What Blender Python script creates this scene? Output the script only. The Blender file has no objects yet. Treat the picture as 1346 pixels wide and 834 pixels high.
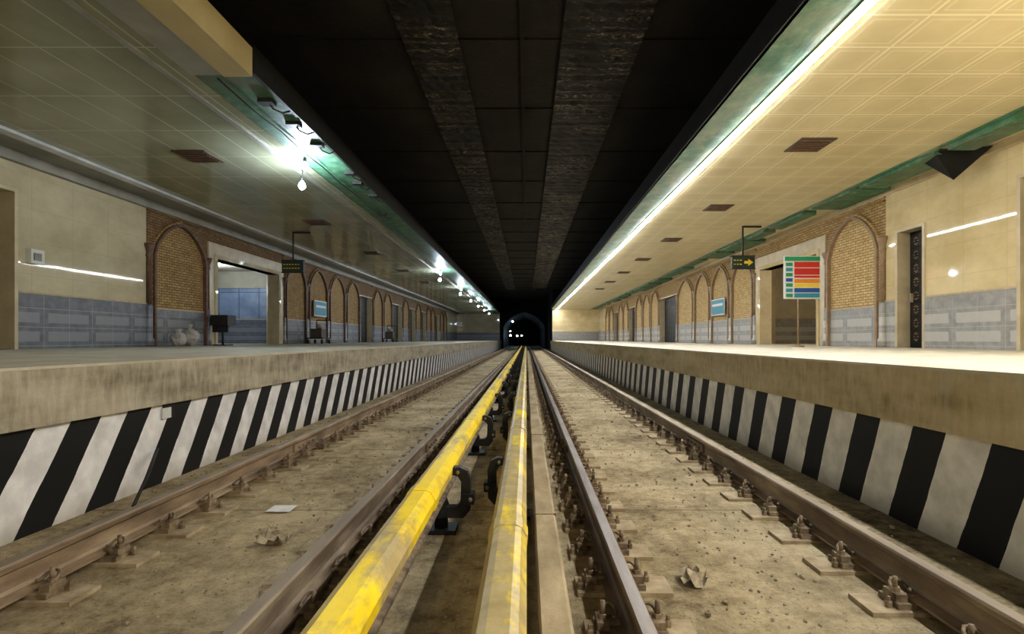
import bpy, math, random
from mathutils import Vector
random.seed(7)
S = bpy.context.scene
COL = S.collection

# ------------------------------------------------------------------ materials
class NT:
    def __init__(s, name):
        s.m = bpy.data.materials.new(name); s.m.use_nodes = True
        s.t = s.m.node_tree; s.n = s.t.nodes
        s.b = s.n['Principled BSDF']
        tc = s.n.new('ShaderNodeTexCoord'); s.co = tc.outputs['Object']
        sp = s.n.new('ShaderNodeSeparateXYZ'); s.l(s.co, sp.inputs[0])
        s.x, s.y, s.z = sp.outputs
    def l(s, a, b): s.t.links.new(a, b)
    def math(s, op, a, b=None, c=None):
        n = s.n.new('ShaderNodeMath'); n.operation = op
        for i, v in enumerate((a, b, c)):
            if v is None: continue
            if isinstance(v, (int, float)): n.inputs[i].default_value = v
            else: s.l(v, n.inputs[i])
        return n.outputs[0]
    def vec(s, x, y, z=0.0):
        n = s.n.new('ShaderNodeCombineXYZ')
        for i, v in enumerate((x, y, z)):
            if isinstance(v, (int, float)): n.inputs[i].default_value = v
            else: s.l(v, n.inputs[i])
        return n.outputs[0]
    def scaled(s, sx, sy, sz):
        n = s.n.new('ShaderNodeMapping'); s.l(s.co, n.inputs[0])
        n.inputs['Scale'].default_value = (sx, sy, sz); return n.outputs[0]
    def noise(s, scale, detail=5, vec=None, rough=.6):
        n = s.n.new('ShaderNodeTexNoise'); n.inputs['Scale'].default_value = scale
        n.inputs['Detail'].default_value = detail; n.inputs['Roughness'].default_value = rough
        s.l(vec or s.co, n.inputs['Vector']); return n.outputs['Fac']
    def normx(s):
        g = s.n.new('ShaderNodeNewGeometry'); sp = s.n.new('ShaderNodeSeparateXYZ')
        s.l(g.outputs['True Normal'], sp.inputs[0]); return sp.outputs[0]
    def ramp(s, f, stops):
        n = s.n.new('ShaderNodeValToRGB'); s.l(f, n.inputs[0])
        e = n.color_ramp.elements
        while len(e) < len(stops): e.new(.5)
        for i, (p, c) in enumerate(stops):
            e[i].position = p
            if isinstance(c, (int, float)): c = (c, c, c)
            e[i].color = (*c, 1)
        return n.outputs[0]
    def mix(s, f, a, b, mode='MIX'):
        n = s.n.new('ShaderNodeMix'); n.data_type = 'RGBA'; n.blend_type = mode
        for i, v in ((0, f), (6, a), (7, b)):
            if isinstance(v, (int, float)): n.inputs[i].default_value = v
            elif isinstance(v, tuple): n.inputs[i].default_value = (*v, 1)
            else: s.l(v, n.inputs[i])
        return n.outputs[2]
    def line(s, v, period, width, off=0.0):
        f = s.math('FRACT', s.math('DIVIDE', s.math('ADD', v, off), period))
        d = s.math('ABSOLUTE', s.math('SUBTRACT', f, .5))
        return s.math('GREATER_THAN', d, .5 - width/period/2)
    def col(s, c):
        if isinstance(c, tuple): s.b.inputs['Base Color'].default_value = (*c, 1)
        else: s.l(c, s.b.inputs['Base Color'])
        return s
    def rough(s, r):
        if isinstance(r, (int, float)): s.b.inputs['Roughness'].default_value = r
        else: s.l(r, s.b.inputs['Roughness'])
        return s
    def bump(s, h, st=.3, dist=.01):
        n = s.n.new('ShaderNodeBump'); n.inputs['Strength'].default_value = st
        n.inputs['Distance'].default_value = dist; s.l(h, n.inputs['Height'])
        s.l(n.outputs[0], s.b.inputs['Normal']); return s

def noisy(name, c1, c2, scale=3, rough=.8, bump=.3, dist=.01, metal=0, detail=8, st=(1,1,1), p=(.35,.68)):
    t = NT(name); v = t.scaled(*st)
    f = t.noise(scale, detail, v)
    t.col(t.ramp(f, [(p[0], c1), (p[1], c2)])).rough(rough)
    if bump: t.bump(t.noise(scale*7, 6), bump, dist)
    t.b.inputs['Metallic'].default_value = metal
    return t.m
def emit(name, c, st):
    t = NT(name); t.col((0.8,.8,.8)); t.b.inputs['Emission Color'].default_value = (*c, 1)
    t.b.inputs['Emission Strength'].default_value = st; return t.m

def bed_mat():
    t = NT('dusty_concrete_bed')
    a = t.noise(.9, 8); b = t.noise(9, 8, rough=.7)
    f = t.math('ADD', t.math('MULTIPLY', a, .55), t.math('MULTIPLY', b, .45))
    c = t.ramp(f, [(.37, (.15,.11,.06)), (.46, (.40,.32,.19)), (.59, (.64,.535,.35))])
    st = t.ramp(t.noise(2.3, 7, t.scaled(1.3,.7,1), .7), [(.40, 1.0), (.52, 0.0)])
    c = t.mix(t.math('MULTIPLY', st, .30), c, (.16,.12,.07))
    j = t.line(t.y, 2.3, .02, .4)
    c = t.mix(t.math('MULTIPLY', j, .6), c, (.08,.06,.04))
    sp = t.ramp(t.noise(60, 3), [(.58, 0.0), (.68, 1.0)])
    c = t.mix(t.math('MULTIPLY', sp, .4), c, (.70,.62,.47))
    dk = t.ramp(t.noise(38, 4), [(.33, 1.0), (.42, 0.0)])
    c = t.mix(t.math('MULTIPLY', dk, .5), c, (.10,.075,.045))
    t.col(c).rough(.93).bump(t.noise(26, 9, rough=.75), 1.0, .03); return t.m
BED = bed_mat()
def fascia_mat(name, c1, c2, c3):
    t = NT(name)
    a = t.noise(1.2, 8, t.scaled(1, .7, 3)); b = t.noise(14, 8, t.scaled(1, 1, .35))
    f = t.math('ADD', t.math('MULTIPLY', a, .6), t.math('MULTIPLY', b, .4))
    c = t.ramp(f, [(.36, c1), (.5, c2), (.64, c3)])
    dr = t.ramp(t.noise(5, 6, t.scaled(1, 2.2, .25), .7), [(.52, 0.0), (.66, 1.0)])
    c = t.mix(t.math('MULTIPLY', dr, .35), c, (.60,.57,.50))
    t.col(c).rough(.85).bump(t.noise(30, 6), .4, .01); return t.m
FASC_L = fascia_mat('platform_edge_concrete_grey', (.20,.175,.13), (.37,.335,.26), (.50,.46,.375))
FASC_R = fascia_mat('platform_edge_concrete_tan', (.31,.25,.135), (.48,.40,.245), (.60,.52,.35))
PLAT = noisy('platform_paving_dust', (.46,.42,.34), (.64,.60,.50), 2.2, .6, .3)
def stripes(name, period, slant, phase, duty, white):
    t = NT(name)
    v = t.math('ADD', t.y, t.math('MULTIPLY', t.math('SUBTRACT', t.z, .74), slant))
    v = t.math('ADD', v, t.math('MULTIPLY', t.math('SUBTRACT', t.noise(2.5,4), .5), .04))
    f = t.math('FRACT', t.math('DIVIDE', t.math('SUBTRACT', v, phase - period*duty/2), period))
    k = t.math('LESS_THAN', f, duty)
    dirt = t.ramp(t.noise(5, 8), [(.35, .75), (.62, 1.0)])
    w = t.mix(1.0, white, dirt, 'MULTIPLY')
    low = t.math('MULTIPLY', t.math('SUBTRACT', .18, t.z), 3.0)
    n = t.math('MAXIMUM', t.math('MINIMUM', low, .5), 0.0)
    w = t.mix(n, w, (.30,.26,.19))
    t.col(t.mix(k, w, (.008,.008,.009))).rough(.55).bump(t.noise(25,4), .25, .006); return t.m
STR_L = stripes('stripe_paint_blackwhite', .575, -.62, 4.15, .5, (.80,.80,.82))
STR_R = stripes('stripe_paint_blackcream', .65, .36, 3.66, .46, (.88,.86,.79))
def marble(name, c1, c2, rough):
    t = NT(name)
    f = t.noise(.9, 10, t.scaled(1, 1, 1.4), .65)
    c = t.ramp(f, [(.35, c1), (.65, c2)])
    j = t.math('MAXIMUM', t.line(t.y, .92, .010), t.line(t.z, .62, .008, -.1))
    c = t.mix(t.math('MULTIPLY', j, .28), c, (.25,.2,.13))
    t.col(c).rough(rough); return t.m
CREAM_L = marble('cream_marble_cladding_aged', (.46,.41,.285), (.60,.545,.40), .035)
CREAM_R = marble('cream_marble_cladding', (.54,.44,.25), (.70,.59,.37), .035)
def wains(name, c1, c2, c3):
    t = NT(name)
    f = t.noise(6, 8); c = t.ramp(f, [(.35, c1), (.65, c2)])
    fz = t.math('FRACT', t.math('DIVIDE', t.math('SUBTRACT', t.z, 1.22), .36))
    fy = t.math('FRACT', t.math('DIVIDE', t.y, 1.15))
    inz = t.math('LESS_THAN', t.math('ABSOLUTE', t.math('SUBTRACT', fz, .5)), .27)
    iny = t.math('LESS_THAN', t.math('ABSOLUTE', t.math('SUBTRACT', fy, .5)), .42)
    lim = t.math('LESS_THAN', t.z, 1.92)
    k = t.math('MULTIPLY', t.math('MULTIPLY', inz, iny), lim)
    c = t.mix(t.math('MULTIPLY', k, .75), c, c3)
    j = t.math('MAXIMUM', t.line(t.z, .36, .012, -.14), t.line(t.y, .575, .01))
    c = t.mix(t.math('MULTIPLY', j, .5), c, (.5,.5,.5))
    t.col(c).rough(.35); return t.m
WAIN_L = wains('wainscot_grey_granite', (.13,.14,.165), (.20,.21,.24), (.29,.30,.33))
WAIN_R = wains('wainscot_pale_granite', (.26,.255,.24), (.35,.345,.325), (.49,.48,.445))
def brick(name, c1, c2, mort, sc=1.0):
    t = NT(name); n = t.n.new('ShaderNodeTexBrick')
    t.l(t.vec(t.y, t.z, 0.0), n.inputs['Vector'])
    n.inputs['Scale'].default_value = 1.0/sc
    n.inputs['Brick Width'].default_value = .2; n.inputs['Row Height'].default_value = .068
    n.inputs['Mortar Size'].default_value = .009
    n.inputs['Color1'].default_value = (*c1, 1); n.inputs['Color2'].default_value = (*c2, 1)
    n.inputs['Mortar'].default_value = (*mort, 1)
    d = t.ramp(t.noise(7, 6), [(.3, .75), (.7, 1.15)])
    t.col(t.mix(1.0, n.outputs['Color'], d, 'MULTIPLY')).rough(.8)
    t.bump(t.math('SUBTRACT', 1.0, n.outputs['Fac']), .6, .012); return t.m
BR_L = brick('yellow_brick', (.50,.35,.16), (.39,.255,.105), (.17,.11,.06))
BR_D = brick('brown_brick', (.31,.20,.10), (.23,.14,.07), (.10,.07,.04))
BR_P = brick('pale_brick', (.66,.49,.25), (.55,.39,.17), (.25,.18,.095))
PIL = noisy('pilaster_stone_brown', (.10,.06,.04), (.19,.11,.07), 8, .5, .2)
PILG = noisy('pilaster_stone_pale', (.40,.32,.22), (.52,.44,.32), 8, .5, .2)
PILM = noisy('pilaster_stone_tan', (.26,.18,.11), (.36,.26,.17), 8, .5, .2)
FRAME = noisy('opening_frame_stone', (.46,.39,.26), (.58,.50,.35), 3, .35, .1)
LTRIM = noisy('trim_lit_tone', (.50,.52,.54), (.64,.66,.68), 3, .25, .1)  # pale bluish tone paints in the light on the glossy ceiling strip
DARK = noisy('dark_steel', (.012,.011,.010), (.03,.028,.025), 8, .5, .1)
BLACK = noisy('matt_black', (.006,.006,.006), (.015,.014,.013), 4, .9, .2)  # even near-black colour for upper walls, portal and hood
BROWN = noisy('brown_door', (.07,.05,.035), (.11,.075,.05), 4, .5, .1)
def room_blue():
    t = NT('room_blue_panelling')
    c = t.ramp(t.noise(2,6), [(.35,(.20,.25,.34)),(.65,(.30,.36,.46))])
    j = t.math('MAXIMUM', t.line(t.y,.9,.05), t.math('MAXIMUM', t.line(t.x,.9,.05,.3), t.line(t.z,1.25,.04,.3)))
    t.col(t.mix(t.math('MULTIPLY',j,.7),c,(.08,.10,.14))).rough(.4); return t.m
ROOMW = room_blue()
ROOMC = noisy('room_plaster_cream', (.42,.37,.27), (.52,.46,.34), 2, .6, .1)
def ceil_tile(name, c1, c2, joint, rough, jw=.014, px=.62, py=.62, inset=.45, kk=.75):
    t = NT(name)
    c = t.ramp(t.noise(.8, 7), [(.35, c1), (.65, c2)])
    jx = t.line(t.x, px, jw, .1); jy = t.line(t.y, py, jw)
    j = t.math('MAXIMUM', jx, jy)
    fx = t.math('ABSOLUTE', t.math('SUBTRACT', t.math('FRACT', t.math('DIVIDE', t.math('ADD', t.x, .1), px)), .5))
    fy = t.math('ABSOLUTE', t.math('SUBTRACT', t.math('FRACT', t.math('DIVIDE', t.y, py)), .5))
    m = t.math('MAXIMUM', fx, fy)
    ring = t.math('LESS_THAN', t.math('ABSOLUTE', t.math('SUBTRACT', m, .37)), .02)
    k = t.math('MAXIMUM', j, t.math('MULTIPLY', ring, inset))
    c = t.mix(t.math('MULTIPLY', k, kk), c, joint)
    r = t.ramp(t.noise(2, 4), [(.3, rough), (.7, rough+.1)])
    t.col(c).rough(r); t.bump(t.math('SUBTRACT', 1.0, k), .5, .008); return t.m
CT_R = ceil_tile('ceiling_tile_beige', (.54,.46,.27), (.64,.55,.34), (.95,.89,.70), .28, .028, .62, .62, .45, .5)
CT_L = ceil_tile('ceiling_tile_greygreen', (.27,.275,.185), (.37,.37,.265), (.66,.65,.52), .12, .022, .62, 1.24, .0, .55)
def green_mat(name, cover, base1, base2, rough=.35):
    t = NT(name)
    f = t.noise(1.6, 7, t.scaled(1.4, .5, 1.4))
    a = t.ramp(f, [(cover-.06, 1.0), (cover+.10, 0.0)])
    g = t.ramp(t.noise(5, 6), [(.3, (.03,.10,.05)), (.55, (.085,.20,.12)), (.72, (.22,.33,.20))])
    bb = t.ramp(t.noise(3, 5), [(.35, base1), (.65, base2)])
    t.col(t.mix(a, bb, g)).rough(rough).bump(t.noise(12, 5), .3, .01); return t.m
GREEN_R = green_mat('green_membrane_strip', .52, (.18,.23,.15), (.26,.30,.20))
GREEN_L = green_mat('green_membrane_strip_dark', .57, (.10,.12,.08), (.17,.19,.13), .5)
CREAMP = noisy('cream_painted_panel', (.46,.38,.20), (.56,.47,.27), 1.5, .45, .05)
GREYP = noisy('grey_painted_panel', (.25,.245,.21), (.36,.35,.31), 1.5, .5, .05)
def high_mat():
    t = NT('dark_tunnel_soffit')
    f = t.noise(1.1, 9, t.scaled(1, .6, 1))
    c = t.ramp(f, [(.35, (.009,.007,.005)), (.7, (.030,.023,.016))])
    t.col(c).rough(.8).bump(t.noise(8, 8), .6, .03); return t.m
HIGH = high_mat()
def foil_mat():
    t = NT('corrugated_foil_duct')
    w = t.math('SINE', t.math('MULTIPLY', t.y, 26.0))
    n = t.noise(12, 9, t.scaled(.8, 1.6, 1), .8)
    f = t.math('ADD', t.math('MULTIPLY', w, .04), n)
    big = t.ramp(t.noise(.8, 5, t.scaled(.8,1,1)), [(.46, .02), (.58, 1.0)])  # bright patches put the light caught by the foil into its colour
    c = t.ramp(f, [(.47, (.008,.006,.004)), (.56, (.09,.07,.045)), (.66, (.75,.62,.44))])
    c = t.mix(big, (.014,.011,.008), c)
    t.col(c).rough(.4).bump(f, .9, .05); t.b.inputs['Metallic'].default_value = .1; return t.m
FOIL = foil_mat()
def rail_mat():
    t = NT('rusty_rail_steel')
    c = t.ramp(t.noise(7, 8, t.scaled(1, .25, 1)), [(.3, (.11,.08,.055)), (.5, (.23,.17,.115)), (.7, (.40,.32,.225))])
    top = t.math('GREATER_THAN', t.z, .226)
    c = t.mix(t.math('MULTIPLY', top, .6), c, (.33,.28,.22))
    t.col(c).rough(.6).bump(t.noise(50, 5), .4, .004)
    t.l(t.math('MULTIPLY', top, .2), t.b.inputs['Metallic']); return t.m
RAIL = rail_mat()
def rail2_mat():
    t = NT('worn_rail_steel')
    c = t.ramp(t.noise(7, 8, t.scaled(1, .25, 1)), [(.3, (.10,.07,.05)), (.7, (.27,.20,.14))])
    top = t.math('GREATER_THAN', t.z, .226)
    c = t.mix(top, c, t.ramp(t.noise(5,6,t.scaled(2,.3,1)), [(.35,(.18,.15,.135)),(.65,(.32,.285,.26))])); t.col(c).rough(.45).bump(t.noise(50, 5), .3, .004)
    t.l(t.math('MULTIPLY', top, .5), t.b.inputs['Metallic']); return t.m
RAIL2 = rail2_mat()
def yellow_mat(name, fade):
    t = NT(name)
    f = t.math('ADD', t.noise(2.0, 8, t.scaled(2, .6, 1)), t.math('MULTIPLY', t.noise(14, 6), .25))
    y = t.ramp(t.noise(4, 5), [(.3, (.80,.58,.01)), (.7, (.95,.74,.03))])
    d = t.ramp(t.noise(8, 8), [(.3, (.34,.27,.12)), (.7, (.54,.44,.23))])
    k = t.ramp(f, [(fade, 0.0), (fade+.12, 1.0)])
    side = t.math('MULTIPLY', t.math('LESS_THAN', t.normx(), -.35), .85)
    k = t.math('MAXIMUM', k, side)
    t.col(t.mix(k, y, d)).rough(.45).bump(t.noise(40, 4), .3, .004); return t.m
YEL_A = yellow_mat('yellow_cover_paint', .60)
YEL_B = yellow_mat('yellow_cover_paint_dusty', .50)
FAST = noisy('fastener_rust', (.10,.07,.045), (.34,.27,.18), 12, .75, .3)
PLATE = noisy('baseplate_dusty', (.26,.20,.125), (.46,.38,.26), 9, .9, .3)
CURB = noisy('curb_dusty_steel', (.28,.22,.13), (.50,.41,.27), 5, .8, .3, st=(1,.4,1))
LED = emit('led_strip_emitter', (.98,.99,1.0), 62)
BULB = emit('bulb_glow_blue', (.74,.86,1.0), 420)
FILLN = emit('fill_glow_neutral', (.97,.96,.90), 430)
FILL_BULBW = emit('fill_and_room_glow_warm', (1.0,.88,.64), 450)
PAPER = noisy('paper_white', (.62,.62,.60), (.75,.75,.72), 6, .8, .1)
CLOTH = noisy('sack_cloth', (.30,.28,.25), (.46,.44,.41), 8, .9, .5)
ROCK = noisy('rubble', (.22,.18,.12), (.50,.43,.33), 10, .95, .4)
def flat(name, c, r=.5): 
    t = NT(name); n = t.noise(20, 3)
    t.col(t.mix(1.0, c, t.ramp(n, [(.3,.88),(.7,1.0)]), 'MULTIPLY')).rough(r); return t.m
F_WHITE = flat('sign_white',(.66,.67,.65)); F_RED = flat('sign_red',(.56,.04,.03)); F_BLUE=flat('sign_blue',(.03,.10,.34))
F_GRN = flat('sign_green',(.03,.30,.14)); F_ORG=flat('sign_orange',(.75,.26,.03)); F_YEL=flat('sign_yellow',(.80,.58,.05))
F_TEAL=flat('poster_teal',(.05,.28,.38)); F_DG=flat('sign_dark_green',(.03,.05,.035))

# ------------------------------------------------------------------ mesh builder
class MB:
    def __init__(s): s.v=[]; s.f=[]; s.mi=[]; s.mats=[]; s.sm=[]
    def m(s, mat):
        if mat not in s.mats: s.mats.append(mat)
        return s.mats.index(mat)
    def add(s, vs, fs, mat, smooth=False):
        o=len(s.v); s.v+= [tuple(p) for p in vs]; k=s.m(mat)
        for f in fs: s.f.append([o+i for i in f]); s.mi.append(k); s.sm.append(smooth)
    def box(s, x0,x1,y0,y1,z0,z1, mat):
        if x0>x1: x0,x1=x1,x0
        if y0>y1: y0,y1=y1,y0
        s.add([(x0,y0,z0),(x1,y0,z0),(x1,y1,z0),(x0,y1,z0),(x0,y0,z1),(x1,y0,z1),(x1,y1,z1),(x0,y1,z1)],
              [(0,3,2,1),(4,5,6,7),(0,1,5,4),(1,2,6,5),(2,3,7,6),(3,0,4,7)], mat)
    def extY(s, prof, y0, y1, mat, caps=True, smooth=False):
        n=len(prof); vs=[(x,y0,z) for x,z in prof]+[(x,y1,z) for x,z in prof]
        fs=[(i,(i+1)%n,n+(i+1)%n,n+i) for i in range(n)]
        if caps: fs+=[tuple(range(n))[::-1],tuple(range(n,2*n))]
        s.add(vs,fs,mat,smooth)
    def extX(s, prof, x0, x1, mat):
        n=len(prof); vs=[(x0,y,z) for y,z in prof]+[(x1,y,z) for y,z in prof]
        fs=[(i,(i+1)%n,n+(i+1)%n,n+i) for i in range(n)]+[tuple(range(n))[::-1],tuple(range(n,2*n))]
        s.add(vs,fs,mat)
    def lathe(s, cx,cy, prof, mat, n=12, smooth=True):
        vs=[];fs=[]
        for r,z in prof:
            for i in range(n):
                a=2*math.pi*i/n; vs.append((cx+r*math.cos(a),cy+r*math.sin(a),z))
        for k in range(len(prof)-1):
            for i in range(n):
                fs.append((k*n+i,k*n+(i+1)%n,(k+1)*n+(i+1)%n,(k+1)*n+i))
        fs.append(tuple(range(n))[::-1]); fs.append(tuple(range((len(prof)-1)*n,len(prof)*n)))
        s.add(vs,fs,mat,smooth)
    def tube(s, pts, r, mat, n=6):
        pts=[Vector(p) for p in pts]; vs=[];fs=[]
        for i,p in enumerate(pts):
            d=(pts[min(i+1,len(pts)-1)]-pts[max(i-1,0)]).normalized()
            u=d.cross(Vector((0,0,1)))
            if u.length<.05: u=d.cross(Vector((1,0,0)))
            u.normalize(); w=d.cross(u)
            for k in range(n):
                a=2*math.pi*k/n; vs.append(p+u*r*math.cos(a)+w*r*math.sin(a))
        for i in range(len(pts)-1):
            for k in range(n): fs.append((i*n+k,i*n+(k+1)%n,(i+1)*n+(k+1)%n,(i+1)*n+k))
        fs.append(tuple(range(n))[::-1]); fs.append(tuple(range((len(pts)-1)*n,len(pts)*n)))
        s.add(vs,fs,mat,True)
    def ball(s, c, r, mat, n=10, sq=1.0, jit=0):
        vs=[];fs=[];m=max(3,n//2)
        for j in range(m+1):
            th=math.pi*j/m
            for i in range(n):
                a=2*math.pi*i/n; rr=r*(1+random.uniform(-jit,jit))
                vs.append((c[0]+rr*math.sin(th)*math.cos(a),c[1]+rr*math.sin(th)*math.sin(a),c[2]+rr*sq*math.cos(th)))
        for j in range(m):
            for i in range(n): fs.append((j*n+i,(j+1)*n+i,(j+1)*n+(i+1)%n,j*n+(i+1)%n))
        s.add(vs,fs,mat,jit==0)
    def obj(s, name, parent=None):
        me=bpy.data.meshes.new(name); me.from_pydata(s.v,[],s.f)
        for m in s.mats: me.materials.append(m)
        me.polygons.foreach_set('material_index', s.mi)
        me.polygons.foreach_set('use_smooth', s.sm)
        me.update()
        import bmesh
        bm=bmesh.new(); bm.from_mesh(me); bmesh.ops.recalc_face_normals(bm,faces=bm.faces); bm.to_mesh(me); bm.free()
        o=bpy.data.objects.new(name,me); COL.objects.link(o)
        if parent: o.parent=parent
        return o
def empty(name):
    e=bpy.data.objects.new(name,None); COL.objects.link(e); return e

# ------------------------------------------------------------------ key dimensions (metres)
CAM=1.35; PT=1.16; PB=.74; CE=4.75; HI=7.0
XL,XR=-3.4,2.75; WL,WR=-9.4,8.3; Y0=-9.0; YL,YR=72.0,61.0; YT=150.0

b=MB(); b.box(-3.6,2.95,Y0,YT,-.3,0,BED); b.obj('floor')
b=MB()
b.box(WL+.02,XL-.02,Y0+.02,YL-.05,-.3,PB,STR_L)
b.box(WL+.02,XL+.03,Y0+.02,YL-.05,PB,PT-.02,FASC_L)
b.box(WL+.02,XL+.035,Y0+.02,YL-.05,PT-.02,PT,PLAT)
b.obj('platform')
b=MB()
b.box(XR+.02,WR-.02,Y0+.02,YR-.05,-.3,PB,STR_R)
b.box(XR-.03,WR-.02,Y0+.02,YR-.05,PB,PT-.02,FASC_R)
b.box(XR-.035,WR-.02,Y0+.02,YR-.05,PT-.02,PT,PLAT)
b.obj('platform')
# high ceiling
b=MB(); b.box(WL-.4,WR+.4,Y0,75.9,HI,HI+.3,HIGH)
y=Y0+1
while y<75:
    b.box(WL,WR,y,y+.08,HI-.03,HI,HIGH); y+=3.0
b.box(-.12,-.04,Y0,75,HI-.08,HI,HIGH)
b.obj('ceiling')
random.seed(21)
for xa,xb in ((.65,2.15),(-2.3,-1.25)):
    b=MB(); vs=[];fs=[]
    rows=int((60-Y0)/.12); nx=10
    for i in range(rows+1):
        yy=Y0+.1+i*.12
        for j in range(nx+1):
            vs.append((xa+(xb-xa)*j/nx, yy, HI-.10-.02*math.sin(i*1.9)+random.uniform(-.02,.02)))
    for i in range(rows):
        for j in range(nx): fs.append((i*(nx+1)+j,i*(nx+1)+j+1,(i+1)*(nx+1)+j+1,(i+1)*(nx+1)+j))
    b.add(vs,fs,FOIL)
    b.obj('foil_duct_lining')

# suspended ceilings
b=MB()
b.box(3.45,7.3,Y0,YR,CE,CE+.08,CT_R)
b.box(2.80,3.45,Y0,YR,CE,CE+.08,GREEN_R)
b.box(2.78,2.84,Y0,YR,CE+.0,CE+.36,DARK)
b.box(7.3,WR,Y0,YR,CE+.03,CE+.10,CT_R)
b.obj('suspended_ceiling')
b=MB()
b.box(-8.4,-4.28,Y0,YL,CE,CE+.08,CT_L)
b.box(-4.28,-3.50,6.8,YL,CE+.02,CE+.10,GREEN_L)
b.box(-3.53,-3.48,6.8,YL,CE+.0,CE+.36,DARK)
b.box(WL,-8.4,Y0,YL,CE+.03,CE+.1,GREYP)
b.obj('suspended_ceiling')
b=MB()
b.box(-4.28,-3.86,Y0,6.8,CE-.03,CE+.3,GREYP); b.box(-3.86,-3.5,Y0,6.8,CE-.05,CE+.32,CREAMP)
b.obj('ceiling_bulkhead')
b=MB(); b.box(-4.62,-4.55,Y0,YL,CE-.03,CE,GREYP); b.obj('trim_1')
b=MB(); b.box(-8.54,-8.34,Y0,YL,CE-.05,CE+.03,LTRIM); b.box(WL,WL+.12,Y0,YL,CE-.16,CE+.03,GREYP); b.obj('trim_2')
b=MB(); b.box(7.24,7.34,Y0,YR,CE-.02,CE+.03,GREEN_R)
random.seed(3)
y=4.0
while y<58:
    L=random.uniform(.9,2.4); w=random.uniform(.35,.85); h=random.uniform(.04,.14)
    b.box(7.34,7.34+w,y,y+L,CE+.03-h,CE+.03,GREEN_L)
    y+=L+random.uniform(.05,.6)
b.obj('trim_3')
b=MB(); b.box(WR-.10,WR,Y0,YR,CE-.10,CE+.03,FRAME); b.obj('trim_4')

# LED strip fixture
b=MB(); b.box(3.38,3.52,Y0,YR-.1,CE-.015,CE,FRAME)
y=Y0
while y<YR-.3:
    b.extY([(3.395,CE-.015),(3.405,CE-.03),(3.45,CE-.036),(3.495,CE-.03),(3.505,CE-.015)], y, min(y+1.5,YR-.2), LED); y+=1.5
b.obj('led_strip_light')

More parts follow.
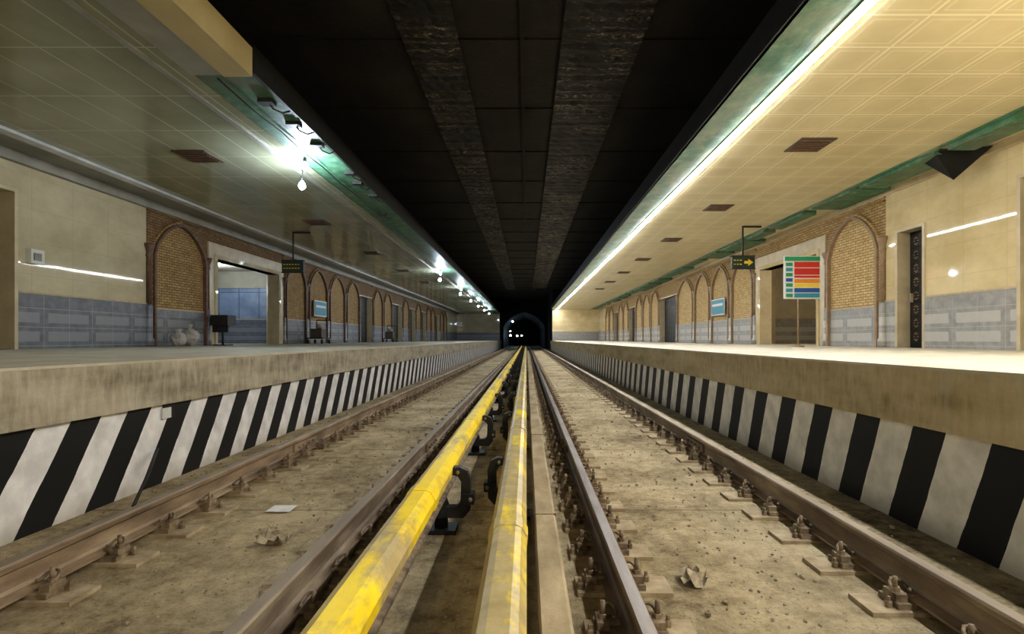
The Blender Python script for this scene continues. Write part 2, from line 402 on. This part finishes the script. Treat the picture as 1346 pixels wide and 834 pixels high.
# ------------------------------------------------------------------ walls
WT=.35
def arch_pts(w,zs,za,z0,n=16):
    p=[(-w,z0),(-w,zs-.02)]
    for i in range(1,2*n):
        u=-1+i/n; a=abs(u)
        p.append((u*w, zs+(za-zs)*((1-a**2.4)**.7*.68+.32*(1-a)**.9)))
    p+=[(w,zs-.02),(w,z0)]
    return p
def pilaster(b,x,y,s,mat,low):
    b.lathe(x+s*.04,y,[(.11,PT),(.11,PT+.18),(.08,PT+.22),(.08,PT+1.0),(.06,PT+1.05)],low,10)
    b.lathe(x+s*.04,y,[(.06,PT+1.05),(.055,PT+2.2),(.085,PT+2.27),(.065,PT+2.34),(.12,PT+2.5),(.13,PT+2.56)],mat,10)
def wall(name, xw, s, spec, cream, wain, bp, bd, yend, pil):
    b=MB()
    def W(d0,d1,y0,y1,z0,z1,m): b.box(xw+s*d0, xw+s*d1, y0,y1,z0,z1,m)
    WZ=PT+1.05
    for (y0,y1,k) in spec:
        if k=='cream':
            W(-WT,0,y0,y1,PT,CE+.03,cream); W(0,.025,y0,y1,PT,WZ,wain)
            W(0,.035,y0,y1,WZ,WZ+.035,PILG)
        elif k=='arch':
            W(-WT,0,y0,y1,PT,CE+.03,bd)
            cy=(y0+y1)/2; w=(y1-y0)/2-.22
            zs,za=PT+2.35,PT+3.22
            pts=[(cy+p,z) for p,z in arch_pts(w,zs,za,PT)]
            b.extX(pts, xw, xw+s*.02, bp)
            def ribbon(wi,zi,wo,zo,d,mat):
                inn=arch_pts(wi,zs,zi,PT); out=arch_pts(wo,zs,zo,PT)
                n=len(inn); vs=[]
                for q in (inn,out):
                    for dd in (0,d):
                        vs+=[(xw+s*dd,cy+p,z) for p,z in q]
                fs=[]
                for i in range(n-1):
                    fs+=[(n+i,n+i+1,3*n+i+1,3*n+i),(i,i+1,n+i+1,n+i),(2*n+i,3*n+i,3*n+i+1,2*n+i+1)]
                b.add(vs,fs,mat)
            ribbon(w,za,w+.07,za+.08,.12,pil); ribbon(w+.07,za+.08,w+.13,za+.15,.06,bp)
            W(0,.045,cy-w+.01,cy+w-.01,PT,WZ-.1,wain)
            W(0,.055,cy-w+.01,cy+w-.01,WZ-.1,WZ-.06,PILG)
            pilaster(b,xw,y0+.05,s,pil,wain); pilaster(b,xw,y1-.05,s,pil,wain)
            W(0,.06,y0,y1,CE-.22,CE-.16,bd)
        elif k in('open','room'):
            zt=PT+2.62
            W(-WT,0,y0,y1,zt,CE+.03,bd)
            W(-WT,.05,y0,y0+.42,PT,zt+.45,FRAME); W(-WT,.05,y1-.42,y1,PT,zt+.45,FRAME)
            W(-WT,.05,y0+.42,y1-.42,zt,zt+.45,FRAME)
            W(.05,.08,y0+.30,y0+.42,PT,zt+.12,cream); W(.05,.08,y1-.42,y1-.30,PT,zt+.12,cream); W(.05,.08,y0+.42,y1-.42,zt,zt+.12,cream)
            D=4.5; a0,a1=y0-.6,y1+3.4
            rm=ROOMW if k=='room' else ROOMC
            W(-D-.2,-D,a0,a1,PT-.3,zt+.8,rm); W(-D,-WT,a0-.2,a0,PT-.3,zt+.8,rm); W(-D,-WT,a1,a1+.2,PT-.3,zt+.8,rm)
            W(-D,-WT,a0,a1,zt+.6,zt+.8,ROOMC); W(-D,-WT,a0,a1,PT-.3,PT,PLAT); W(-WT,.02,y0+.42,y1-.42,PT-.1,PT,PLAT)
            W(-D,-D+.03,a0,a1,PT,WZ,wain); W(-D,-WT,a1-.03,a1,PT,WZ,wain); 
            W(-D,-WT,a1-.05,a1,WZ,WZ+.05,PILG)
            W(-D+.03,-D+.10,y0+1.6,y0+1.75,PT,zt+.6,FRAME); W(-2.2,-2.05,a1-.15,a1,PT,zt+.6,FRAME)
            W(-D,-WT,a1-.06,a1,zt-.15,zt+.6,ROOMC)
        elif k in('door','ddoor','bdoor'):
            zt=PT+{'door':2.62,'ddoor':2.95,'bdoor':2.7}[k]
            top=cream if k!='bdoor' else bd
            W(-WT,0,y0,y1,zt,CE+.03,top)
            W(-.3,.03,y0,y0+.07,PT,zt,FRAME); W(-.3,.03,y1-.07,y1,PT,zt,FRAME); W(-.3,.03,y0+.07,y1-.07,zt-.06,zt,FRAME)
            mm=DARK if k!='ddoor' else BROWN
            W(-.34,-.26,y0+.07,y1-.07,PT,zt-.06,mm)
            nn=max(2,int((y1-y0)/.3)); zz=PT+.12
            while zz<zt-.35:
                for i in range(nn):
                    ya=y0+.12+(y1-y0-.24)*i/nn; yb=y0+.12+(y1-y0-.24)*(i+1)/nn-.04
                    W(-.26,-.235,ya,yb,zz,zz+.24,DARK)
                    if k=='door':
                        cy2=(ya+yb)/2
                        for q in range(8):
                            a=q*math.pi/4; r=.055
                            b.box(xw+s*-.235,xw+s*-.215,cy2+r*math.cos(a)-.012,cy2+r*math.cos(a)+.012,zz+.12+r*1.5*math.sin(a)-.012,zz+.12+r*1.5*math.sin(a)+.012,PILM)
                zz+=.30
            W(-.235,-.18,y1-.2,y1-.17,PT+1.0,PT+1.2,PILG)
    W(-.02,.04,spec[3][0] if name=='wall_left' else 12.3,yend,CE-.14,CE-.0,bp)
    b.obj(name)
sr=[(Y0,8.0,'cream'),(8.0,8.99,'ddoor'),(8.99,11.07,'cream'),(11.07,11.95,'door'),(11.95,12.3,'cream'),
    (12.3,14.7,'arch'),(14.7,19.2,'open'),(19.2,21.5,'arch'),(21.5,23.8,'arch'),(23.8,26.2,'arch'),(26.2,29.2,'arch'),
    (29.2,33.0,'bdoor'),(33.0,35.4,'arch'),(35.4,37.8,'arch'),(37.8,40.2,'arch'),(40.2,43.0,'bdoor'),(43.0,45.4,'arch'),
    (45.4,47.8,'arch'),(47.8,50.5,'bdoor'),(50.5,53,'arch'),(53,55.5,'arch'),(55.5,YR,'cream')]
wall('wall_right',WR,-1,sr,CREAM_R,WAIN_R,BR_P,BR_L,55.5,PILM)
sl=[(Y0,8.2,'cream'),(8.2,9.82,'ddoor'),(9.82,13.16,'cream'),(13.16,15.67,'arch'),(15.67,20.5,'room'),
    (20.5,22.7,'arch'),(22.7,25.1,'arch'),(25.1,27.5,'arch'),(27.5,29.9,'arch'),(29.9,32.3,'bdoor'),(32.3,34.7,'arch'),
    (34.7,37.1,'arch'),(37.1,40.1,'bdoor'),(40.1,42.5,'arch'),(42.5,44.9,'bdoor'),(44.9,47.3,'arch'),(47.3,49.7,'bdoor'),
    (49.7,52.1,'arch'),(52.1,54.5,'arch'),(54.5,57.5,'bdoor'),(57.5,60,'arch'),(60,62.5,'arch'),(62.5,YL,'cream')]
wall('wall_left',WL,1,sl,CREAM_L,WAIN_L,BR_L,BR_D,62.5,PIL)
b=MB()
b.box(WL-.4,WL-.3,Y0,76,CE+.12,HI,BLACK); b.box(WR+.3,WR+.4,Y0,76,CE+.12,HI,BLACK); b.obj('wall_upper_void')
b=MB(); b.box(2.97,WR+.3,YR,YR+.3,0,CE+.1,CREAM_R); b.box(2.97,WR,YR-.03,YR,PT,PT+1.05,WAIN_R); 
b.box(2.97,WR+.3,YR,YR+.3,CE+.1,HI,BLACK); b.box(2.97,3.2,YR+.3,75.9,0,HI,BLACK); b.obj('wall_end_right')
b=MB(); b.box(WL-.3,-3.62,YL,YL+.3,0,CE+.1,CREAM_L); b.box(WL,-3.62,YL-.03,YL,PT,PT+1.05,WAIN_L)
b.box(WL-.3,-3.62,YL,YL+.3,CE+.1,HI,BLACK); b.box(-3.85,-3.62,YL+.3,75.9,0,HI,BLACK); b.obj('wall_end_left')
b=MB(); cx=-.33; w=2.95; ap=[(cx+p,z) for p,z in arch_pts(w,3.0,5.2,0)]
n=len(ap); op=[]
for (x,z) in ap:
    u=(x-cx)/w
    op.append((cx+u*3.6, z if abs(u)>=.999 else HI))
vs=[(x,76,z) for x,z in ap]+[(x,76,z) for x,z in op]
b.add(vs,[(i,i+1,n+i+1,n+i) for i in range(n-1)],BLACK)
vs=[(x,76,z) for x,z in ap]+[(x,YT,z) for x,z in ap]
b.add(vs,[(i,i+1,n+i+1,n+i) for i in range(n-1)],HIGH)
b.box(cx-4,cx+4,YT,YT+.2,0,6,BLACK)
b.obj('wall_tunnel_portal')
b=MB(); b.box(WL-.4,WR+.4,Y0-.3,Y0,-.3,HI+.3,CREAM_L); b.obj('wall_back')

# ------------------------------------------------------------------ tracks
def rail(xc,mat,par):
    z0=.05
    h=[(-.07,0),(-.07,.012),(-.02,.028),(-.009,.045),(-.009,.125),(-.033,.142),(-.036,.168),(-.028,.18),
       (.028,.18),(.036,.168),(.033,.142),(.009,.125),(.009,.045),(.02,.028),(.07,.012),(.07,0)]
    b=MB(); b.extY([(xc+x,z0+z) for x,z in h],Y0,YT-1,mat); 
    for y in (6.2,24.0,42.0):
        for s in(-1,1):
            b.box(xc+s*.012,xc+s*.032,y-.3,y+.3,z0+.045,z0+.125,mat)
            for k in(-.2,-.07,.07,.2):
                b.tube([(xc+s*.03,y+k,z0+.085),(xc+s*.055,y+k,z0+.085)],.016,FAST,6)
    b.obj('running_rail',par)
def fasteners(xc,off,inner,par):
    b=MB(); y=1.3+off
    while y<66:
        near=y<22
        j=random.uniform(-.015,.015)
        b.box(xc-.20-(.10 if inner<0 else 0),xc+.20+(.10 if inner>0 else 0),y-.10,y+.10,0.0,.022,PLATE)
        b.box(xc-.16,xc+.16,y-.075,y+.075,.022,.050,FAST)
        for s in(-1,1):
            if near:
                bx=xc+s*.125
                b.box(bx-.028,bx+.028,y-.05,y+.05,.05,.085,FAST)
                b.lathe(bx,y,[(.024,.085),(.024,.105)],FAST,6,False)
                b.lathe(bx,y,[(.013,.105),(.012,.155+j)],FAST,6)
                pts=[]
                for i in range(9):
                    a=math.pi*(i/8)*1.5-.4
                    pts.append((xc+s*(.095+.035*math.cos(a)), y+.055*math.sin(a)+.01, .085+.035*abs(math.sin(a*.9))))
                b.tube(pts,.0085,FAST,5)
                b.box(xc+s*.05,xc+s*.10,y-.03,y+.03,.062,.080,FAST)
                b.lathe(xc+s*.185,y+.04*s,[(.018,.022),(.018,.05),(.01,.055),(.01,.075)],FAST,6,False)
            else:
                b.box(xc+s*.08,xc+s*.16,y-.04,y+.04,.05,.12,FAST)
        y+=.46
    b.obj('fasteners',par)
for pair in (((-2.60,RAIL,.1,1),(-1.13,RAIL,.3,-1)),((.47,RAIL2,.2,1),(1.98,RAIL,0,-1))):
    e=empty('railway_track')
    for x,m,o,i in pair: rail(x,m,e); fasteners(x,o,i,e)

b=MB(); b.extY([(.055,0),(.055,.12),(.065,.13),(.185,.13),(.20,.12),(.20,0)],Y0,72,CURB)
y=Y0+.3
while y<70: b.box(.05,.205,y,y+.012,.0,.134,FAST); y+=3.1
b.obj('cable_duct')

def third(xc,s,mat,joff,yb):
    e=empty('third_rail')
    b=MB(); pr=[(-.080,0),(-.086,.055),(-.062,.10),(-.035,.112),(.035,.112),(.062,.10),(.086,.055),(.080,0),(.070,0),(.070,.05),(-.070,.05),(-.070,0)]
    z=.388; y=Y0+joff
    L=2.65
    while y<70:
        b.extY([(xc+x,z+q) for x,q in pr],y,y+L-.012,mat)
        b.extY([(xc+x*1.07,z+q*1.05-.002) for x,q in pr],y-.07,y+.06,mat)
        y+=L
    b.obj('cover',e)
    b=MB(); h=[(-.04,0),(-.04,.02),(-.01,.03),(-.01,.08),(-.035,.095),(-.035,.12),(.035,.12),(.035,.095),(.01,.08),(.01,.03),(.04,.02),(.04,0)]
    b.extY([(xc+x,.24+q) for x,q in h],Y0,70,FAST); b.obj('conductor',e)
    b=MB(); y=yb-5*2.5
    arm=[(-.09,.10),(.16,.10),(.205,.15),(.21,.36),(.185,.43),(.13,.455),(.085,.45),(.085,.40),(.12,.39),(.145,.35),(.14,.21),(.11,.175),(-.09,.175)]
    if s<0: arm=[(-x,q) for x,q in arm][::-1]
    while y<68:
        b.extY([(xc+x,q) for x,q in arm],y-.035,y+.035,DARK)
        b.box(xc-.11,xc+.11,y-.09,y+.09,0,.03,DARK)
        b.lathe(xc,y,[(.05,.03),(.045,.10),(.06,.11),(.04,.13),(.06,.15),(.04,.17),(.055,.19),(.04,.24)],DARK,10)
        b.box(xc+s*.15,xc+s*.235,y-.055,y+.055,.20,.27,DARK)
        b.tube([(xc+s*.21,y-.07,.235),(xc+s*.21,y+.07,.235)],.016,FAST,6)
        b.tube([(xc+s*.12,y-.06,.42),(xc+s*.12,y+.06,.42)],.014,FAST,6)
        y+=2.5
    b.obj('brackets',e)
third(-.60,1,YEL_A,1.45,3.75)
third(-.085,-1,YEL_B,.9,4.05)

# ------------------------------------------------------------------ bulbs, with added fill lamps
def bulb(x,y,drop,mat=BULB,r=.065,cz=CE):
    b=MB(); z=cz-drop
    b.tube([(x,y,cz),(x+.01,y,(cz+z)/2),(x,y,z+.12)],.008,DARK,6)
    b.lathe(x,y,[(.03,z+.14),(.035,z+.08),(.03,z+.05)],DARK,10)
    b.lathe(x,y,[(.015,z+.055),(.03,z+.04),(r*.85,z+.0),(r,z-.04),(r*.8,z-.08),(r*.3,z-.105)],mat,14)
    b.obj('hanging_or_fill_bulb')
for y in (10.3,26.7,35.0,41.5,48.,55.,62.): bulb(-4.34,y,.40)
bulb(-4.12,9.9,.16,BULB,.045); bulb(-4.2,26.0,.16,BULB,.05); bulb(-4.2,34.2,.16,BULB,.05)
for x,y,d in ((-6.2,-1.5,.9),(-6.2,-6.,.9)): bulb(x,y,d,FILLN,.072)  # fill bulbs added behind the camera, over the left platform
for x,y,d in ((5.6,-1.0,1.2),(5.6,3.6,1.3),(5.6,-6.0,1.2)): bulb(x,y,d,FILL_BULBW,.09)  # out-of-view fill bulbs added to brighten the right ceiling and platform
bulb(-.3,-3.2,3.0,FILL_BULBW,.09,HI)  # added fill lamp behind the camera, lifts fascias and track bed
bulb(-12.6,21.6,.5,BULB,.055,PT+3.2); bulb(10.6,17.5,.6,FILL_BULBW,.05,PT+3.2)
b=MB(); random.seed(5)
for y in (7.6,8.4,9.3,10.9,11.6,12.6,14.4):
    x=-3.75+random.uniform(-.15,.15)
    b.tube([(x,y,CE+.02),(x+.05,y+.1,CE-.07),(x+.16,y+.15,CE-.11),(x+.2,y+.3,CE-.02)],.012,DARK,5)
    b.box(x-.1,x+.1,y-.06,y+.1,CE-.035,CE+.02,DARK)
b.tube([(-4.0,6.9+i*.9,CE-.02-.03*(i%2)) for i in range(20)],.012,DARK,5)
b.obj('loose_ceiling_wiring')

def vent(x,y):
    b=MB(); b.box(x-.30,x+.30,y-.32,y+.32,CE-.02,CE,BROWN)
    for i in range(6):
        yy=y-.26+i*.095; b.box(x-.25,x+.25,yy,yy+.035,CE-.035,CE-.02,PIL)
    b.obj('ceiling_vent')
for y in (9.3,13.75,18.2,22.65,27.1,31.5,36): vent(4.95,y)
for y in (9.9,15.5,21.,26.5,32): vent(-6.1,y)

def hsign(x,y,arrow):
    e=empty('hanging_sign'); zt=CE; zs=CAM+2.12
    b=MB(); b.box(x-.02,x+.02,y-.02,y+.02,zs+.36,zt,DARK); b.box(x,x+.55,y-.025,y+.025,zt-.05,zt,DARK); b.obj('bracket',e)
    b=MB(); b.box(x-.34,x+.34,y-.05,y+.05,zs,zs+.36,F_DG)
    b.box(x-.36,x+.36,y-.06,y+.06,zs+.36,zs+.385,DARK); b.box(x-.36,x+.36,y-.06,y+.06,zs-.02,zs,DARK); b.obj('panel',e)
    b=MB(); yy=y-.055
    if arrow:
        vs=[(x+.02,yy,zs+.14),(x+.14,yy,zs+.14),(x+.14,yy,zs+.07),(x+.29,yy,zs+.18),(x+.14,yy,zs+.29),(x+.14,yy,zs+.22),(x+.02,yy,zs+.22)]
        b.add(vs,[tuple(range(7))],F_YEL)
    for r in range(2):
        for k in range(3 if arrow else 6):
            b.box(x-.29+k*.09,x-.235+k*.09,yy-.002,yy+.004,zs+.11+r*.12,zs+.135+r*.12,F_YEL)
    b.obj('lettering',e)
hsign(6.5,16.0,True); hsign(-7.4,16.9,False)

e=empty('information_board'); x0,x1=6.28,7.17; y=13.0; z0,z1=2.33,3.38
b=MB(); b.tube([(6.65,y+.04,PT),(6.65,y+.04,z1)],.022,PILM,8); b.lathe(6.65,y+.04,[(.14,PT),(.14,PT+.02),(.04,PT+.05)],PILM,14); b.obj('post',e)
b=MB(); b.box(x0,x1,y-.02,y+.015,z0,z1,F_WHITE); b.obj('panel',e)
b=MB(); f=lambda a,c,u,v,m: b.box(x0+a*(x1-x0),x0+c*(x1-x0),y-.028,y-.02,z0+u*(z1-z0),z0+v*(z1-z0),m)
f(.02,.98,.88,.98,F_GRN); f(.28,.97,.73,.86,F_RED); f(.28,.97,.56,.71,F_RED)
f(.28,.97,.49,.54,F_RED); f(.28,.97,.37,.46,F_ORG); f(.28,.97,.27,.35,F_YEL); f(.28,.97,.15,.25,F_BLUE); f(.28,.97,.03,.13,F_TEAL)
for i in range(7): f(.05,.23,.04+i*.12,.12+i*.12,(F_GRN,F_TEAL,F_GRN,F_BLUE)[i%4])
b.obj('graphics',e)

def poster(xw,s,y,z,w,h,m):
    b=MB(); b.box(xw+s*.13,xw+s*.17,y,y+w,z,z+h,F_WHITE); b.box(xw+s*.17,xw+s*.18,y+.05,y+w-.05,z+.05,z+h-.05,m)
    b.box(xw+s*.18,xw+s*.185,y+.15,y+w-.15,z+h*.55,z+h*.7,F_WHITE); b.obj('wall_poster')
poster(WR,-1,21.9,PT+1.2,1.5,.70,F_TEAL)
poster(WL,1,23.2,PT+1.2,1.4,.70,F_TEAL)

b=MB(); y=9.7
vs=[(7.35,y-.1,CE-.02),(8.2,y-.35,CE+.0),(8.22,y+.3,CE),(7.5,y+.45,CE),(7.78,y,CE-.50),(7.9,y+.1,CE-.40)]
b.add(vs,[(0,1,4),(1,2,5,4),(2,3,5),(3,0,4,5),(0,3,2,1)],BLACK); b.obj('hanging_black_hood')

b=MB(); b.box(WL,WL+.1,10.0,10.28,2.78,3.05,F_WHITE); b.box(WL+.1,WL+.12,10.05,10.2,2.84,2.98,GREYP); b.obj('electrical_box')
b=MB(); x=WL+.2; b.box(x,x+.5,15.5,15.95,1.75,2.05,DARK); b.box(x,x+.45,15.6,15.65,1.55,1.75,DARK); b.tube([(x+.25,15.7,PT),(x+.25,15.7,1.75)],.03,DARK,8); b.box(x+.05,x+.45,15.5,15.9,PT,PT+.03,DARK); b.obj('equipment_cabinet')
b=MB()
for (x,y,r) in ((-8.6,13.2,.17),(-8.85,13.5,.17),(-8.75,13.85,.22)):
    b.ball((x,y,PT+r*1.1),r,CLOTH,14,1.0,.09)
    b.lathe(x,y,[(.05,PT+r*1.9),(.03,PT+r*2.2),(.07,PT+r*2.6)],CLOTH,8)
b.obj('cement_sacks')
def trolley(x,y):
    b=MB(); b.box(x-.35,x+.35,y-.5,y+.5,PT+.2,PT+.25,DARK)
    for a in(-.3,.3):
        for c in(-.4,.4): b.tube([(x+a-.03,y+c,PT+.09),(x+a+.03,y+c,PT+.09)],.09,DARK,12)
        b.tube([(x+a,y+.48,PT+.22),(x+a,y+.55,PT+1.0)],.02,DARK,6)
    b.tube([(x-.3,y+.55,PT+1.0),(x+.3,y+.55,PT+1.0)],.02,DARK,6)
    b.box(x-.2,x+.25,y-.35,y+.2,PT+.25,PT+.62,BROWN); b.ball((x,y+.1,PT+.72),.16,CLOTH,10,.7,.1)
    b.obj('tool_trolley')
trolley(-8.7,22.3); trolley(-8.2,32.0)
def crumple(name,x,y,z,w,l,mat,amp,n=6):
    b=MB(); vs=[(x+w*(i/n-.5)+random.uniform(-amp,amp)*.5,y+l*(j/n-.5),z+abs(random.gauss(0,amp))) for j in range(n+1) for i in range(n+1)]
    b.add(vs,[(j*(n+1)+i,j*(n+1)+i+1,(j+1)*(n+1)+i+1,(j+1)*(n+1)+i) for j in range(n) for i in range(n)],mat); b.obj(name)
crumple('paper_sheet',-1.93,4.2,.012,.19,.17,PAPER,.002)
crumple('crumpled_paper',-1.66,3.5,.01,.18,.16,ROCK,.045)
crumple('crumpled_paper',.92,2.95,.01,.12,.18,ROCK,.04)
b=MB(); b.tube([(-3.36,4.85,.35),(-3.2,4.5,.2),(-3.1,4.2,.03)],.014,DARK,6); b.obj('bent_rod')
b=MB(); b.box(XL-.018,XL-.005,5.0,5.16,.6,.735,DARK); b.box(XL-.012,XL+.0,4.98,5.10,.60,.70,F_WHITE); b.obj('number_plate')
b=MB(); random.seed(11)
for i in range(1500):
    y=1.6+18*random.random()**1.8
    x=random.choice([random.uniform(-3.3,-2.95),random.uniform(-2.2,-1.5),random.uniform(-2.2,-1.5),random.uniform(.85,1.65),random.uniform(.85,1.65),random.uniform(.85,1.65),random.uniform(2.2,2.7),random.uniform(-.4,-.3)])
    if abs(x+1.93)<.12 and abs(y-4.2)<.12: continue
    r=random.uniform(.004,.012)*(1+.9*(random.random()<.08))
    b.ball((x,y,r*.6),r,ROCK,5,.7,.3)
b.obj('gravel')

for (x,y,z,st,c,r) in ((-2.2,84,4.1,60,(.45,.7,1),.13),(-2.4,80,1.9,60,(.6,.85,1),.15),(-1.6,92,1.9,60,(.55,.8,1),.16),(-2.6,86,2.6,40,(.6,.85,1),.12),(-.9,100,2.0,40,(.5,.75,1),.16)):
    b=MB(); m=emit('tunnel_lamp_glow',c,st); b.ball((x,y,z),r,m,10,.6); b.box(x-r,x+r,y-.02,y+.1,z+r*.55,z+r*.9,DARK); b.obj('tunnel_lamp')

# ------------------------------------------------------------------ world, camera, colour
w=bpy.data.worlds.new('world'); S.world=w; w.use_nodes=True
w.node_tree.nodes['Background'].inputs[0].default_value=(.02,.02,.025,1)
w.node_tree.nodes['Background'].inputs[1].default_value=.3
cd=bpy.data.cameras.new('camera'); cam=bpy.data.objects.new('camera',cd); COL.objects.link(cam)
cam.location=(0,0,CAM); cam.rotation_euler=(math.pi/2,0,0)
cd.sensor_width=36; cd.lens=700/1346*36; cd.clip_end=600; cd.clip_start=.05
cd.shift_x=-(692-673)/1346; cd.shift_y=(446-417)/1346
S.camera=cam
S.view_settings.view_transform='Standard'
try: S.view_settings.look='Medium High Contrast'
except Exception: S.view_settings.look='None'
S.view_settings.exposure=.5; S.view_settings.gamma=1
